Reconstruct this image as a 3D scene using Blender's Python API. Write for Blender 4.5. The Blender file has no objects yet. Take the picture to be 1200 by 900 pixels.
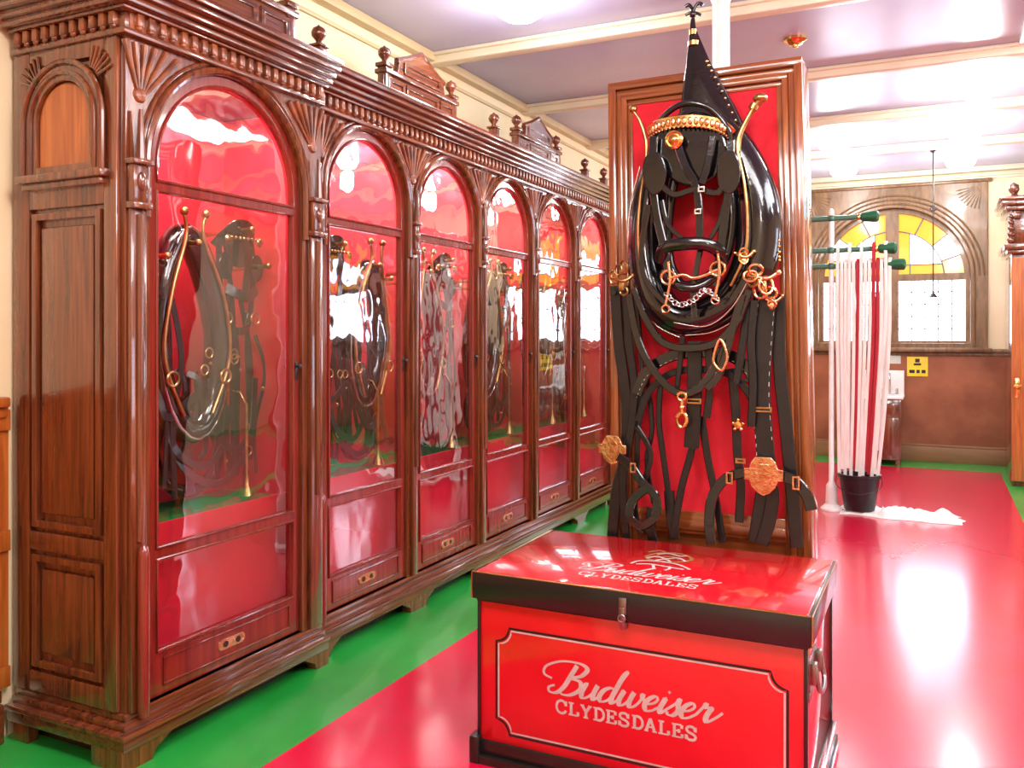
import bpy, bmesh, math, random
import mathutils
from mathutils import Vector, Matrix
random.seed(4)
sc = bpy.context.scene
sc.view_settings.view_transform = 'Standard'
sc.view_settings.look = 'None'
sc.view_settings.exposure = 0.25

H = 1.55
CX, CY, FP = 0.4373, 0.8993, 1020.0

# ---------------------------------------------------------------- materials
def nt(name):
    m = bpy.data.materials.new(name); m.use_nodes = True
    t = m.node_tree; b = t.nodes['Principled BSDF']
    return m, t, b
def setc(b, k, v):
    if k in b.inputs: b.inputs[k].default_value = v
def mat(name, col, rough=.5, metal=0, coat=0, col2=None, nscale=8, stretch=(1,1,1), bump=0, bscale=40,
        emis=None, estr=0, detail=4, dist=0, lo=.35, hi=.65, spec=.5, coatr=.05):
    m, t, b = nt(name)
    b.inputs['Base Color'].default_value = (*col, 1)
    b.inputs['Roughness'].default_value = rough
    b.inputs['Metallic'].default_value = metal
    setc(b, 'Coat Weight', coat); setc(b, 'Coat Roughness', coatr); setc(b, 'Specular IOR Level', spec)
    tc = t.nodes.new('ShaderNodeTexCoord'); mp = t.nodes.new('ShaderNodeMapping')
    mp.inputs['Scale'].default_value = stretch
    t.links.new(tc.outputs['Object'], mp.inputs['Vector'])
    c2 = col2 if col2 else tuple(min(1, c*1.15+.002) for c in col)
    n = t.nodes.new('ShaderNodeTexNoise'); n.inputs['Scale'].default_value = nscale
    n.inputs['Detail'].default_value = detail; n.inputs['Distortion'].default_value = dist
    t.links.new(mp.outputs[0], n.inputs['Vector'])
    r = t.nodes.new('ShaderNodeValToRGB')
    r.color_ramp.elements[0].position = lo; r.color_ramp.elements[0].color = (*col, 1)
    r.color_ramp.elements[1].position = hi; r.color_ramp.elements[1].color = (*c2, 1)
    t.links.new(n.outputs[0], r.inputs[0]); t.links.new(r.outputs[0], b.inputs['Base Color'])
    if bump:
        n2 = t.nodes.new('ShaderNodeTexNoise'); n2.inputs['Scale'].default_value = bscale
        t.links.new(mp.outputs[0], n2.inputs['Vector'])
        bp = t.nodes.new('ShaderNodeBump'); bp.inputs['Strength'].default_value = bump; bp.inputs['Distance'].default_value = .01
        t.links.new(n2.outputs[0], bp.inputs['Height']); t.links.new(bp.outputs[0], b.inputs['Normal'])
    if emis:
        setc(b, 'Emission Color', (*emis, 1)); setc(b, 'Emission Strength', estr)
    return m

WOOD = mat('varnished_dark_wood', (.060,.013,.006), .22, coat=.9, col2=(.25,.062,.017), nscale=5, stretch=(9,9,.5), detail=5, dist=.6, bump=.05, bscale=9, lo=.28, hi=.75)
WOODH = mat('varnished_dark_wood_horizontal', (.058,.012,.006), .22, coat=.9, col2=(.23,.056,.016), nscale=5, stretch=(9,.5,9), detail=5, dist=.6, bump=.05, bscale=9, lo=.28, hi=.75)
DOORW = mat('red_mahogany', (.13,.010,.008), .2, coat=.9, col2=(.27,.028,.013), nscale=5, stretch=(9,9,.5), detail=5, dist=.6, bump=.04, bscale=9, lo=.28, hi=.75)
ORNW = mat('carved_wood', (.10,.022,.008), .32, coat=.5, col2=(.30,.08,.022), nscale=12)
BOARDW = mat('polished_walnut', (.14,.030,.008), .18, coat=.9, col2=(.40,.115,.028), nscale=4, stretch=(11,11,.35), detail=5, dist=.6, lo=.28, hi=.75)
BOARDH = mat('polished_walnut_horizontal', (.14,.030,.008), .18, coat=.9, col2=(.36,.10,.026), nscale=4, stretch=(.35,11,11), detail=5, dist=.6, lo=.28, hi=.75)
ORANGEW = mat('orange_oak', (.34,.075,.010), .32, coat=.5, col2=(.52,.15,.025), nscale=5, stretch=(8,8,.5), detail=5, dist=.6)
DARKGAP = mat('shadowed_wood', (.03,.008,.005), .4)
FELT = mat('red_felt', (.58,.003,.018), .7, col2=(.68,.006,.026), nscale=5, bump=.1, bscale=300)
FELT2 = mat('crimson_felt', (.55,.005,.016), .85, col2=(.68,.008,.024), nscale=6, bump=.15, bscale=300)
GREENF = mat('green_baize', (.004,.14,.03), .9, nscale=6, spec=.1)
LEATH = mat('black_patent_leather', (.003,.003,.004), .13, coat=.8, nscale=20, bump=.08, bscale=40)
LEATH2 = mat('black_strap_leather', (.004,.0035,.004), .33, coat=.3, col2=(.008,.007,.008), nscale=14, bump=.12, bscale=90, spec=.4)
BRASS = mat('polished_brass', (.74,.42,.13), .2, metal=1, col2=(.88,.58,.24), nscale=20)
ABRASS = mat('aged_brass', (.42,.24,.09), .28, metal=1, col2=(.60,.38,.16), nscale=20)
COPPER = mat('copper_plate', (.62,.30,.14), .22, metal=1, col2=(.84,.52,.30), nscale=20, bump=.25, bscale=60)
STEEL = mat('polished_steel', (.70,.70,.72), .22, metal=1, nscale=20)
DSTEEL = mat('tarnished_steel', (.30,.29,.28), .3, metal=1, nscale=20)
REDP = mat('red_lacquer', (.58,.005,.012), .2, coat=.9, col2=(.68,.008,.017), nscale=3)
BLACKP = mat('black_trim_paint', (.008,.008,.008), .3, coat=.3)
INK = mat('silver_print', (.50,.46,.44), .4, metal=.1, col2=(.60,.56,.54), nscale=30)
GOLDINK = mat('dull_gold_print', (.30,.17,.06), .4, metal=.2, nscale=30)
WHITEP = mat('white_paint', (.78,.78,.76), .4)
CREAM = mat('cream_wall_paint', (.80,.66,.40), .6, col2=(.86,.74,.50), nscale=1.2, bump=.04, bscale=30)
CEIL = mat('gloss_ceiling_paint', (.36,.37,.58), .26, col2=(.50,.50,.66), nscale=.5, bump=.15, bscale=5)
BEAMM = mat('cream_beam_paint', (.66,.60,.46), .35, nscale=3)
GOLDM = mat('ochre_moulding_paint', (.56,.44,.24), .4, nscale=3)
BROWNP = mat('brown_wainscot_paint', (.24,.07,.030), .35, col2=(.38,.13,.06), nscale=2.5, detail=8, bump=.2, bscale=12)
BASEW = mat('brown_baseboard_wood', (.26,.12,.05), .4, nscale=4, stretch=(.6,6,6))
TANW = mat('olive_brown_oak_casing', (.13,.068,.026), .35, coat=.2, col2=(.23,.125,.052), nscale=5, stretch=(5,5,1), dist=.6)
REDFL = mat('red_floor_vinyl', (.58,.002,.034), .22, coat=.6, col2=(.70,.004,.052), nscale=1.6, detail=8, bump=.10, bscale=4, coatr=.16)
GREENFL = mat('green_floor_paint', (.010,.26,.03), .3, coat=.3, col2=(.025,.40,.06), nscale=1.4, detail=8, bump=.08, bscale=7, coatr=.15)
ROPE = mat('cream_cotton_webbing', (.74,.68,.62), .8, col2=(.86,.82,.78), nscale=6, stretch=(8,8,1))
ROPER = mat('maroon_webbing', (.35,.01,.02), .8)
GREENT = mat('dark_green_rubber', (.004,.08,.03), .4)
ARMM = mat('dark_green_pipe', (.05,.14,.09), .35, nscale=8)
BUCKET = mat('black_plastic', (.008,.008,.010), .35)
TOWEL = mat('white_terry', (.85,.82,.78), .9, bump=.5, bscale=80)
YELL = mat('yellow_card', (.95,.72,.05), .5)
PALE = mat('pale_paper', (.62,.74,.66), .6)
LAMPG = mat('lit_opal_glass', (.95,.95,.93), .3, emis=(1,.96,.90), estr=16)
SKYG = mat('daylit_glass', (.6,.75,.95), .1, emis=(.80,.84,1), estr=9)
SKYB = mat('daylit_blue_glass', (.4,.6,.9), .1, emis=(.72,.82,1), estr=6)
AMBER = mat('amber_stained_glass', (.6,.25,.03), .1, emis=(1,.42,.03), estr=.8)
LEAD = mat('window_lead', (.16,.16,.16), .5)

def glassmat():
    m = bpy.data.materials.new('cabinet_glass'); m.use_nodes = True; t = m.node_tree
    for n in list(t.nodes): t.nodes.remove(n)
    o = t.nodes.new('ShaderNodeOutputMaterial'); mx = t.nodes.new('ShaderNodeMixShader')
    tr = t.nodes.new('ShaderNodeBsdfTransparent'); gl = t.nodes.new('ShaderNodeBsdfGlossy')
    gl.inputs['Roughness'].default_value = .02
    lw = t.nodes.new('ShaderNodeLayerWeight'); lw.inputs['Blend'].default_value = .5
    p = t.nodes.new('ShaderNodeMath'); p.operation = 'POWER'; p.inputs[1].default_value = 1.9
    a = t.nodes.new('ShaderNodeMath'); a.operation = 'MULTIPLY_ADD'; a.inputs[1].default_value = .8; a.inputs[2].default_value = .18
    t.links.new(lw.outputs['Facing'], p.inputs[0]); t.links.new(p.outputs[0], a.inputs[0])
    t.links.new(a.outputs[0], mx.inputs[0]); t.links.new(tr.outputs[0], mx.inputs[1]); t.links.new(gl.outputs[0], mx.inputs[2])
    n = t.nodes.new('ShaderNodeTexNoise'); n.inputs['Scale'].default_value = 3
    tc = t.nodes.new('ShaderNodeTexCoord'); t.links.new(tc.outputs['Object'], n.inputs['Vector'])
    bp = t.nodes.new('ShaderNodeBump'); bp.inputs['Strength'].default_value = .25; bp.inputs['Distance'].default_value = .02
    t.links.new(n.outputs[0], bp.inputs['Height']); t.links.new(bp.outputs[0], gl.inputs['Normal'])
    t.links.new(mx.outputs[0], o.inputs[0]); return m
GLASS = glassmat()

# ---------------------------------------------------------------- geometry helpers
def V(*a): return Vector(a)
def catmull(pts, k=6, closed=False):
    pts = [Vector(p) for p in pts]; n = len(pts); out = []
    rng = n if closed else n-1
    for i in range(rng):
        if closed: p0,p1,p2,p3 = pts[(i-1)%n],pts[i],pts[(i+1)%n],pts[(i+2)%n]
        else: p0,p1,p2,p3 = pts[max(i-1,0)],pts[i],pts[i+1],pts[min(i+2,n-1)]
        for j in range(k):
            t = j/k
            out.append(.5*((2*p1)+(p2-p0)*t+(2*p0-5*p1+4*p2-p3)*t*t+(3*p1-p0-3*p2+p3)*t**3))
    if not closed: out.append(pts[-1].copy())
    return out
MFACE_X = lambda x0: (lambda a,b,d: V(x0+d, a, b))
MFACE_Y = lambda y0: (lambda a,b,d: V(a, y0-d, b))
MTOP = lambda z0: (lambda a,b,d: V(a, b, z0+d))
def archpoly(c, z0, zs, r, n=28):
    p = [(c-r,z0),(c+r,z0)]
    for i in range(n+1):
        t = math.pi*i/n; p.append((c+r*math.cos(t), zs+r*math.sin(t)))
    return p
def rect(a0,a1,b0,b1): return [(a0,b0),(a1,b0),(a1,b1),(a0,b1)]

class B:
    def __init__(s, M=None): s.bm = bmesh.new(); s.M = M; s.dd=0
    def box(s,x0,x1,y0,y1,z0,z1,bev=0):
        r = bmesh.ops.create_cube(s.bm, size=1)
        for v in r['verts']:
            v.co = V((x0+x1)/2+v.co.x*(x1-x0),(y0+y1)/2+v.co.y*(y1-y0),(z0+z1)/2+v.co.z*(z1-z0))
        if bev:
            es = list({e for v in r['verts'] for e in v.link_edges})
            bmesh.ops.bevel(s.bm, geom=es, offset=bev, segments=2, affect='EDGES', profile=.5)
        return s
    def sweep(s, pts, sec, n=None, closed=False, scales=None, cap=True):
        pts = [Vector(p) for p in pts]; N = len(pts); rings = []
        prev = None
        for i,p in enumerate(pts):
            if closed: t = pts[(i+1)%N]-pts[(i-1)%N]
            else: t = pts[min(i+1,N-1)]-pts[max(i-1,0)]
            if t.length < 1e-9: t = V(0,0,1)
            t.normalize()
            if n is not None:
                nn = Vector(n) - t*Vector(n).dot(t)
                if nn.length < 1e-4: nn = prev or t.orthogonal()
            else:
                nn = (prev - t*prev.dot(t)) if prev else t.orthogonal()
            nn.normalize(); prev = nn
            sd = t.cross(nn)
            k = scales[i] if scales else 1
            rings.append([s.bm.verts.new(p + sd*(a*k) + nn*(b*k)) for a,b in sec])
        m = len(sec)
        for i in range(N if closed else N-1):
            A, C = rings[i], rings[(i+1)%N]
            for j in range(m):
                try: s.bm.faces.new((A[j],A[(j+1)%m],C[(j+1)%m],C[j]))
                except ValueError: pass
        if not closed and cap:
            s.bm.faces.new(list(reversed(rings[0]))); s.bm.faces.new(rings[-1])
        return s
    def tube(s, pts, r, closed=False, seg=10, k=0, flat=1, n=None, radii=None):
        if k:
            if radii: radii = [v.x for v in catmull([(a,0,0) for a in radii], k, closed)]
            pts = catmull(pts, k, closed)
        sec = [(r*math.cos(2*math.pi*i/seg), r*flat*math.sin(2*math.pi*i/seg)) for i in range(seg)]
        return s.sweep(pts, sec, n, closed, [q/r for q in radii] if radii else None)
    def ribbon(s, pts, w, t=.005, n=(0,-1,0), k=6, closed=False):
        pts = catmull(pts, k, closed) if k else pts
        a = w/2; c = min(t*.4, a*.4)
        sec = [(-a,-t/2),(a,-t/2),(a,t/2-c),(a-c,t/2),(-a+c,t/2),(-a,t/2-c)]
        return s.sweep(pts, sec, n, closed)
    def cyl(s, p0, p1, r0, r1=None, seg=20):
        r1 = r0 if r1 is None else r1
        return s.sweep([p0,p1],[(math.cos(2*math.pi*i/seg),math.sin(2*math.pi*i/seg)) for i in range(seg)],None,False,[r0,r1])
    def ball(s, c, r, sc=(1,1,1), seg=14):
        q = bmesh.ops.create_uvsphere(s.bm, u_segments=seg, v_segments=max(6,seg//2), radius=r)
        for v in q['verts']: v.co = V(v.co.x*sc[0],v.co.y*sc[1],v.co.z*sc[2]) + Vector(c)
        return s
    def lathe(s, prof, c, seg=28, axis='Z'):
        c = Vector(c); rings = []
        for r,h in prof:
            R = []
            for i in range(seg):
                t = 2*math.pi*i/seg; a,b = r*math.cos(t), r*math.sin(t)
                R.append(s.bm.verts.new(c+(V(a,b,h) if axis=='Z' else V(a,-h,b) if axis=='Y' else V(h,a,b))))
            rings.append(R)
        for A,C in zip(rings,rings[1:]):
            for j in range(seg): s.bm.faces.new((A[j],A[(j+1)%seg],C[(j+1)%seg],C[j]))
        if prof[0][0]>1e-5: s.bm.faces.new(rings[0])
        if prof[-1][0]>1e-5: s.bm.faces.new(rings[-1])
        return s
    def ring(s, c, R, r, n=(0,-1,0), seg=20, sy=1):
        n = Vector(n).normalized(); u = n.orthogonal().normalized()
        if abs(n.z)<.9:
            u = n.cross(V(0,0,1)).normalized()
        w = n.cross(u)
        return s.tube([Vector(c)+u*(R*math.cos(2*math.pi*i/seg))+w*(R*sy*math.sin(2*math.pi*i/seg)) for i in range(seg)], r, True, 8)
    def plate(s, outer, holes, t, mp, bev=0):
        cu = bpy.data.curves.new('tmp','CURVE'); cu.dimensions='2D'; cu.fill_mode='BOTH'
        cu.extrude = max(t/2-bev,0.0001); cu.bevel_depth = bev; cu.bevel_resolution = 1
        for poly in [outer]+list(holes):
            sp = cu.splines.new('POLY'); sp.points.add(len(poly)-1); sp.use_cyclic_u = True
            for q,p in zip(poly, sp.points): p.co = (q[0],q[1],0,1)
        ob = bpy.data.objects.new('tmp', cu); sc.collection.objects.link(ob)
        dg = bpy.context.evaluated_depsgraph_get()
        me = bpy.data.meshes.new_from_object(ob.evaluated_get(dg))
        for v in me.vertices: v.co = mp(v.co.x, v.co.y, v.co.z+t/2)
        s.bm.from_mesh(me)
        bpy.data.objects.remove(ob); bpy.data.curves.remove(cu); bpy.data.meshes.remove(me)
        return s
    def face(s, poly, mp, d=0):
        s.bm.faces.new([s.bm.verts.new(mp(a,b,d)) for a,b in poly]); return s
    def stroke(s, pts, w, mp, d=0, k=5, closed=False, smooth=True, taper=None):
        s.dd += .00004; d = d+s.dd
        P = [V(p[0],p[1],0) for p in pts]
        if smooth and len(P)>2: P = catmull(P,k,closed)
        N = len(P); L=[];R=[]
        for i,p in enumerate(P):
            t = (P[(i+1)%N]-P[(i-1)%N]) if closed else (P[min(i+1,N-1)]-P[max(i-1,0)])
            t.normalize(); nn = V(-t.y,t.x,0)
            ww = w/2
            if taper: ww *= taper(t)
            dz = d + .0002*i/N
            L.append(s.bm.verts.new(mp(*(p+nn*ww).to_2d(), dz))); R.append(s.bm.verts.new(mp(*(p-nn*ww).to_2d(), dz)))
        for i in range(N if closed else N-1):
            j=(i+1)%N; s.bm.faces.new((L[i],R[i],R[j],L[j]))
        return s
    def obj(s, name, mt, parent=None, smooth=True, recalc=True, **kw):
        if recalc: bmesh.ops.recalc_face_normals(s.bm, faces=s.bm.faces)
        me = bpy.data.meshes.new(name); 
        if s.M is not None: s.bm.transform(s.M)
        o = Vector((0,0,0))
        if parent is not None: o = worldloc(parent)
        elif kw.get('origin') is not None: o = Vector(kw['origin'])
        s.bm.transform(Matrix.Translation(-o)); s.bm.to_mesh(me); s.bm.free()
        if smooth:
            for f in me.polygons: f.use_smooth = True
            me.set_sharp_from_angle(angle=math.radians(38))
        me.materials.append(mt)
        ob = bpy.data.objects.new(name, me); sc.collection.objects.link(ob)
        if parent is not None: ob.parent = parent
        else: ob.location = o
        for k in ('label','category','group','kind'):
            if kw.get(k): ob[k] = kw[k]
        return ob
def worldloc(o):
    l = Vector(o.location); p = o.parent
    while p: l = l+Vector(p.location); p = p.parent
    return l
def thing(name, loc, label, category, group=None):
    e = bpy.data.objects.new(name, None); e.empty_display_size=.1; e.location = loc
    sc.collection.objects.link(e); e['label']=label; e['category']=category
    if group: e['group']=group
    return e
def copy_tree(o, delta, parent=None):
    c = o.copy(); c.location = Vector(o.location)+Vector(delta)
    sc.collection.objects.link(c)
    if parent: c.parent = parent
    for ch in [x for x in o.children]: copy_tree(ch, (0,0,0), c)
    return c
def ray(u,v):
    a=(u-600)/FP; return (-CX+CY*a, CY+CX*a, (391-v)/FP)

# ---------------------------------------------------------------- room
XL, XR, Y0, Y1, ZC = -3.22, 5.0, -2.0, 11.7, 3.52
def struct(b, name, m, **k): return b.obj(name, m, None, kind='structure', **k)
struct(B().box(XL-.2,XR+.2,Y0-.2,Y1+.2,-.1,0), 'floor', GREENFL)
struct(B().box(XL-.2,XR+.2,Y0-.2,Y1+.2,ZC,ZC+.1), 'ceiling', CEIL)
struct(B().box(XL-.2,XL,Y0,Y1,0,ZC), 'wall_left', CREAM)
struct(B().box(XR,XR+.2,Y0,Y1,0,ZC), 'wall_right', CREAM)
struct(B().box(XL-.2,XR+.2,Y0-.2,Y0,0,ZC), 'wall_front', CREAM)
WC, WR, WZ, WS = -.48, .88, 2.24, 1.40
WC2 = 3.0
b = B(); b.plate(rect(XL-.2,XR+.2,0,ZC), [archpoly(WC,WS,WZ,WR), archpoly(WC2,WS,WZ,WR)], .2, MFACE_Y(Y1+.2))
struct(b,'wall_back',CREAM, smooth=False)
for i,y in enumerate([-.9,.65,2.2,3.75,5.3,6.85,8.4,9.95]):
    b = B(); b.box(XL,XR,y-.05,y+.05,ZC-.075,ZC,.012); b.box(XL,XR,y-.08,y+.08,ZC-.025,ZC,.008)
    struct(b, 'trim_%d'%(i+1), BEAMM)
b=B()
for z0,z1,p in [(3.37,3.395,.02),(3.46,3.52,.07)]:
    b.box(XL,XL+p,Y0,Y1,z0,z1,.006)
struct(b,'trim_9',GOLDM)
b=B()
for z0,z1,p in [(3.38,3.41,.03),(3.41,3.44,.05),(3.46,3.52,.11)]:
    b.box(XL+.13,XR,Y1-p,Y1,z0,z1,.006)
struct(b,'trim_10',BEAMM)
b=B(); b.box(XL,XR,Y1-.015,Y1,.2,1.32)
struct(b,'trim_11',BROWNP)
b=B(); b.box(XL,XR,Y1-.05,Y1,1.32,1.37,.01); b.box(XL,XR,Y1-.03,Y1,1.28,1.32,.006)
struct(b,'trim_12',TANW)
b=B(); b.box(XL,XR,Y1-.035,Y1,0,.18,.006); b.box(XL,XR,Y1-.025,Y1,.18,.21,.005)
struct(b,'baseboard_back',BASEW)
b=B(); b.box(XL,XL+.02,Y0,2.16,.2,1.27)
for yy in [x*.45-1.9 for x in range(9)]:
    b.box(XL+.02,XL+.035,yy,yy+.07,.2,1.27,.004)
for z in (.2,.72,1.18): b.box(XL+.02,XL+.036,Y0,2.16,z,z+.08,.004)
struct(b,'trim_13',ORANGEW)
b=B(); b.box(XL,XL+.07,Y0,2.14,1.27,1.31,.01); b.box(XL,XL+.05,Y0,2.14,1.23,1.27,.008)
struct(b,'trim_14',ORANGEW)
b=B(); b.box(XL,XL+.06,Y0,2.12,0,.15,.008); b.box(XL,XL+.045,Y0,2.12,.15,.2,.008)
struct(b,'baseboard_left',WOODH)

def archpoly_half(cx,sx):
    rr=WR-.08; z0=WZ+.04
    t0=math.asin(.04/rr); t1=math.acos(.07/rr)
    p=[(cx+sx*.07,z0)]
    for i in range(17):
        t=t0+(t1-t0)*i/16; p.append((cx+sx*rr*math.cos(t),WZ+rr*math.sin(t)))
    return p
def window(idx, cx):
    b=B()
    b.plate(rect(cx-1.03,cx+1.03,WS-.02,3.36),[archpoly(cx,WS+.03,WZ,WR-.02,36)],.05,MFACE_Y(Y1),.006)
    for r in (.90,.95,1.0):
        b.tube([V(cx+r*math.cos(math.pi*i/32),Y1-.055,WZ+r*math.sin(math.pi*i/32)) for i in range(33)],.011,seg=8)
    for sx in (-1,1):
        b.tube([V(cx+sx*.90,Y1-.055,WS),V(cx+sx*.90,Y1-.055,WZ)],.011,seg=8)
        for k in range(9):
            t = math.radians(10+k*9)
            d = V(-sx*math.cos(t),0,-math.sin(t)); c=V(cx+sx*.98,Y1-.050,WZ+1.06)
            b.tube([c+d*.05,c+d*.28],.006,seg=6,radii=[.002,.008])
    b.box(cx-1.08,cx+1.08,Y1-.12,Y1,WS-.07,WS-.02,.01)
    b.box(cx-1.08,cx+1.08,Y1-.08,Y1,3.34,3.38,.01)
    struct(b,'window_%d'%idx,TANW)
    w = bpy.data.objects['window_%d'%idx]
    b=B(); yf=Y1+.10
    b.plate(archpoly(cx,WS,WZ,WR,36),[archpoly_half(cx,1),archpoly_half(cx,-1),
        rect(cx+.07,cx+WR-.07,WS+.06,WZ-.04), rect(cx-WR+.07,cx-.07,WS+.06,WZ-.04)],.06,MFACE_Y(yf+.03),.004)
    b.obj('window_frame',TANW,w)
    rr = WR-.08; yg=yf+.01
    def sector(r0,r1,t0,t1,sx,n=8):
        p=[]
        for i in range(n+1):
            t=t0+(t1-t0)*i/n; p.append((max(r1*math.cos(t),.05),r1*math.sin(t)))
        for i in range(n+1):
            t=t1+(t0-t1)*i/n; p.append((max(r0*math.cos(t),.05),r0*math.sin(t)))
        return [(cx+sx*a,WZ+c) for a,c in p]
    cl=B(); am=B(); bl=B(); ld=B()
    q=[0,.34,.70,1.12,1.54]
    for sx in (-1,1):
        cl.face([(cx+sx*a,c) for a,c in [(.05,WS),(rr+.03,WS),(rr+.03,WZ),(.05,WZ)]],MFACE_Y(yg))
        for i in range(4):
            (am if i!=1 else bl).face(sector(.58,rr+.03,q[i],q[i+1],sx),MFACE_Y(yg))
        am.face([(cx+sx*a,WZ+c) for a,c in [(.05,.02),(.575,.02),(.56,.16),(.05,.16)]],MFACE_Y(yg))
        pts=[(.20,.16)]+[(max(.58*math.cos(t),.20),.58*math.sin(t)) for t in [.28+(1.21-.28)*x/10 for x in range(11)]]
        cl.face([(cx+sx*a,WZ+c) for a,c in pts],MFACE_Y(yg))
        am.face([(cx+sx*a,WZ+c) for a,c in [(.05,.16),(.20,.16),(.20,.545),(.05,.58)]],MFACE_Y(yg))
        for t in q[1:]:
            ld.tube([V(cx+sx*.58*math.cos(t),yg-.01,WZ+.58*math.sin(t)),V(cx+sx*rr*math.cos(t),yg-.01,WZ+rr*math.sin(t))],.009,seg=6)
        ld.tube([V(cx+sx*.58*math.cos(t),yg-.01,WZ+.58*math.sin(t)) for t in [x*1.5/12 for x in range(13)]],.009,seg=6)
        ld.tube([V(cx+sx*.07,yg-.01,WZ+.16),V(cx+sx*.56,yg-.01,WZ+.16)],.008,seg=6)
        ld.tube([V(cx+sx*.20,yg-.01,WZ+.04),V(cx+sx*.20,yg-.01,WZ+.545)],.008,seg=6)
        for k in range(1,5):
            x=cx+sx*(.07+k*.148); ld.tube([V(x,yg-.01,WS+.05),V(x,yg-.01,WZ-.03)],.008,seg=6)
        for k in range(1,5):
            z=WS+.06+k*.15; ld.tube([V(cx+sx*.07,yg-.01,z),V(cx+sx*(rr),yg-.01,z)],.008,seg=6)
    cl.obj('window_glass',SKYG,w,smooth=False); am.obj('stained_glass',AMBER,w,smooth=False,label='amber stained glass panes')
    bl.obj('stained_glass',SKYB,w,smooth=False,label='pale blue glass panes'); ld.obj('leading',LEAD,w)
window(1,WC); window(2,WC2)
def side_window(idx,y0,y1,z0,z1):
    b=B()
    for a in ((y0-.1,y0,z0-.1,z1+.1),(y1,y1+.1,z0-.1,z1+.1),(y0,y1,z0-.1,z0),(y0,y1,z1,z1+.1),((y0+y1)/2-.03,(y0+y1)/2+.03,z0,z1),(y0,y1,(z0+z1)/2-.02,(z0+z1)/2+.02)):
        b.box(XR-.06,XR,a[0],a[1],a[2],a[3],.005)
    struct(b,'window_%d'%idx,TANW); w=bpy.data.objects['window_%d'%idx]
    b=B(); b.box(XR-.03,XR-.001,y0,y1,z0,z1); b.obj('window_glass',SKYB,w,smooth=False)
side_window(3,8.2,9.7,.75,2.75); side_window(4,4.6,6.1,.95,2.75)

# ---------------------------------------------------------------- red runner, and an unseen red sheet added for reflections
b=B(); b.box(-2.16,.65,Y0+.1,11.05,0,.004)
b.obj('floor_runner',REDFL,None,origin=(-.75,5,0),label='wide glossy red runner laid over the green painted floor',category='carpet runner')
b=B(); b.box(1.0,4.7,Y0+.1,10.0,0,.004)
b.obj('floor_runner',REDFL,None,origin=(2.8,5,0),label='unseen red sheet added to redden the cabinet glass reflections',category='carpet runner')  # added out of view so the cabinet glass mirrors red instead of green

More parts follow.
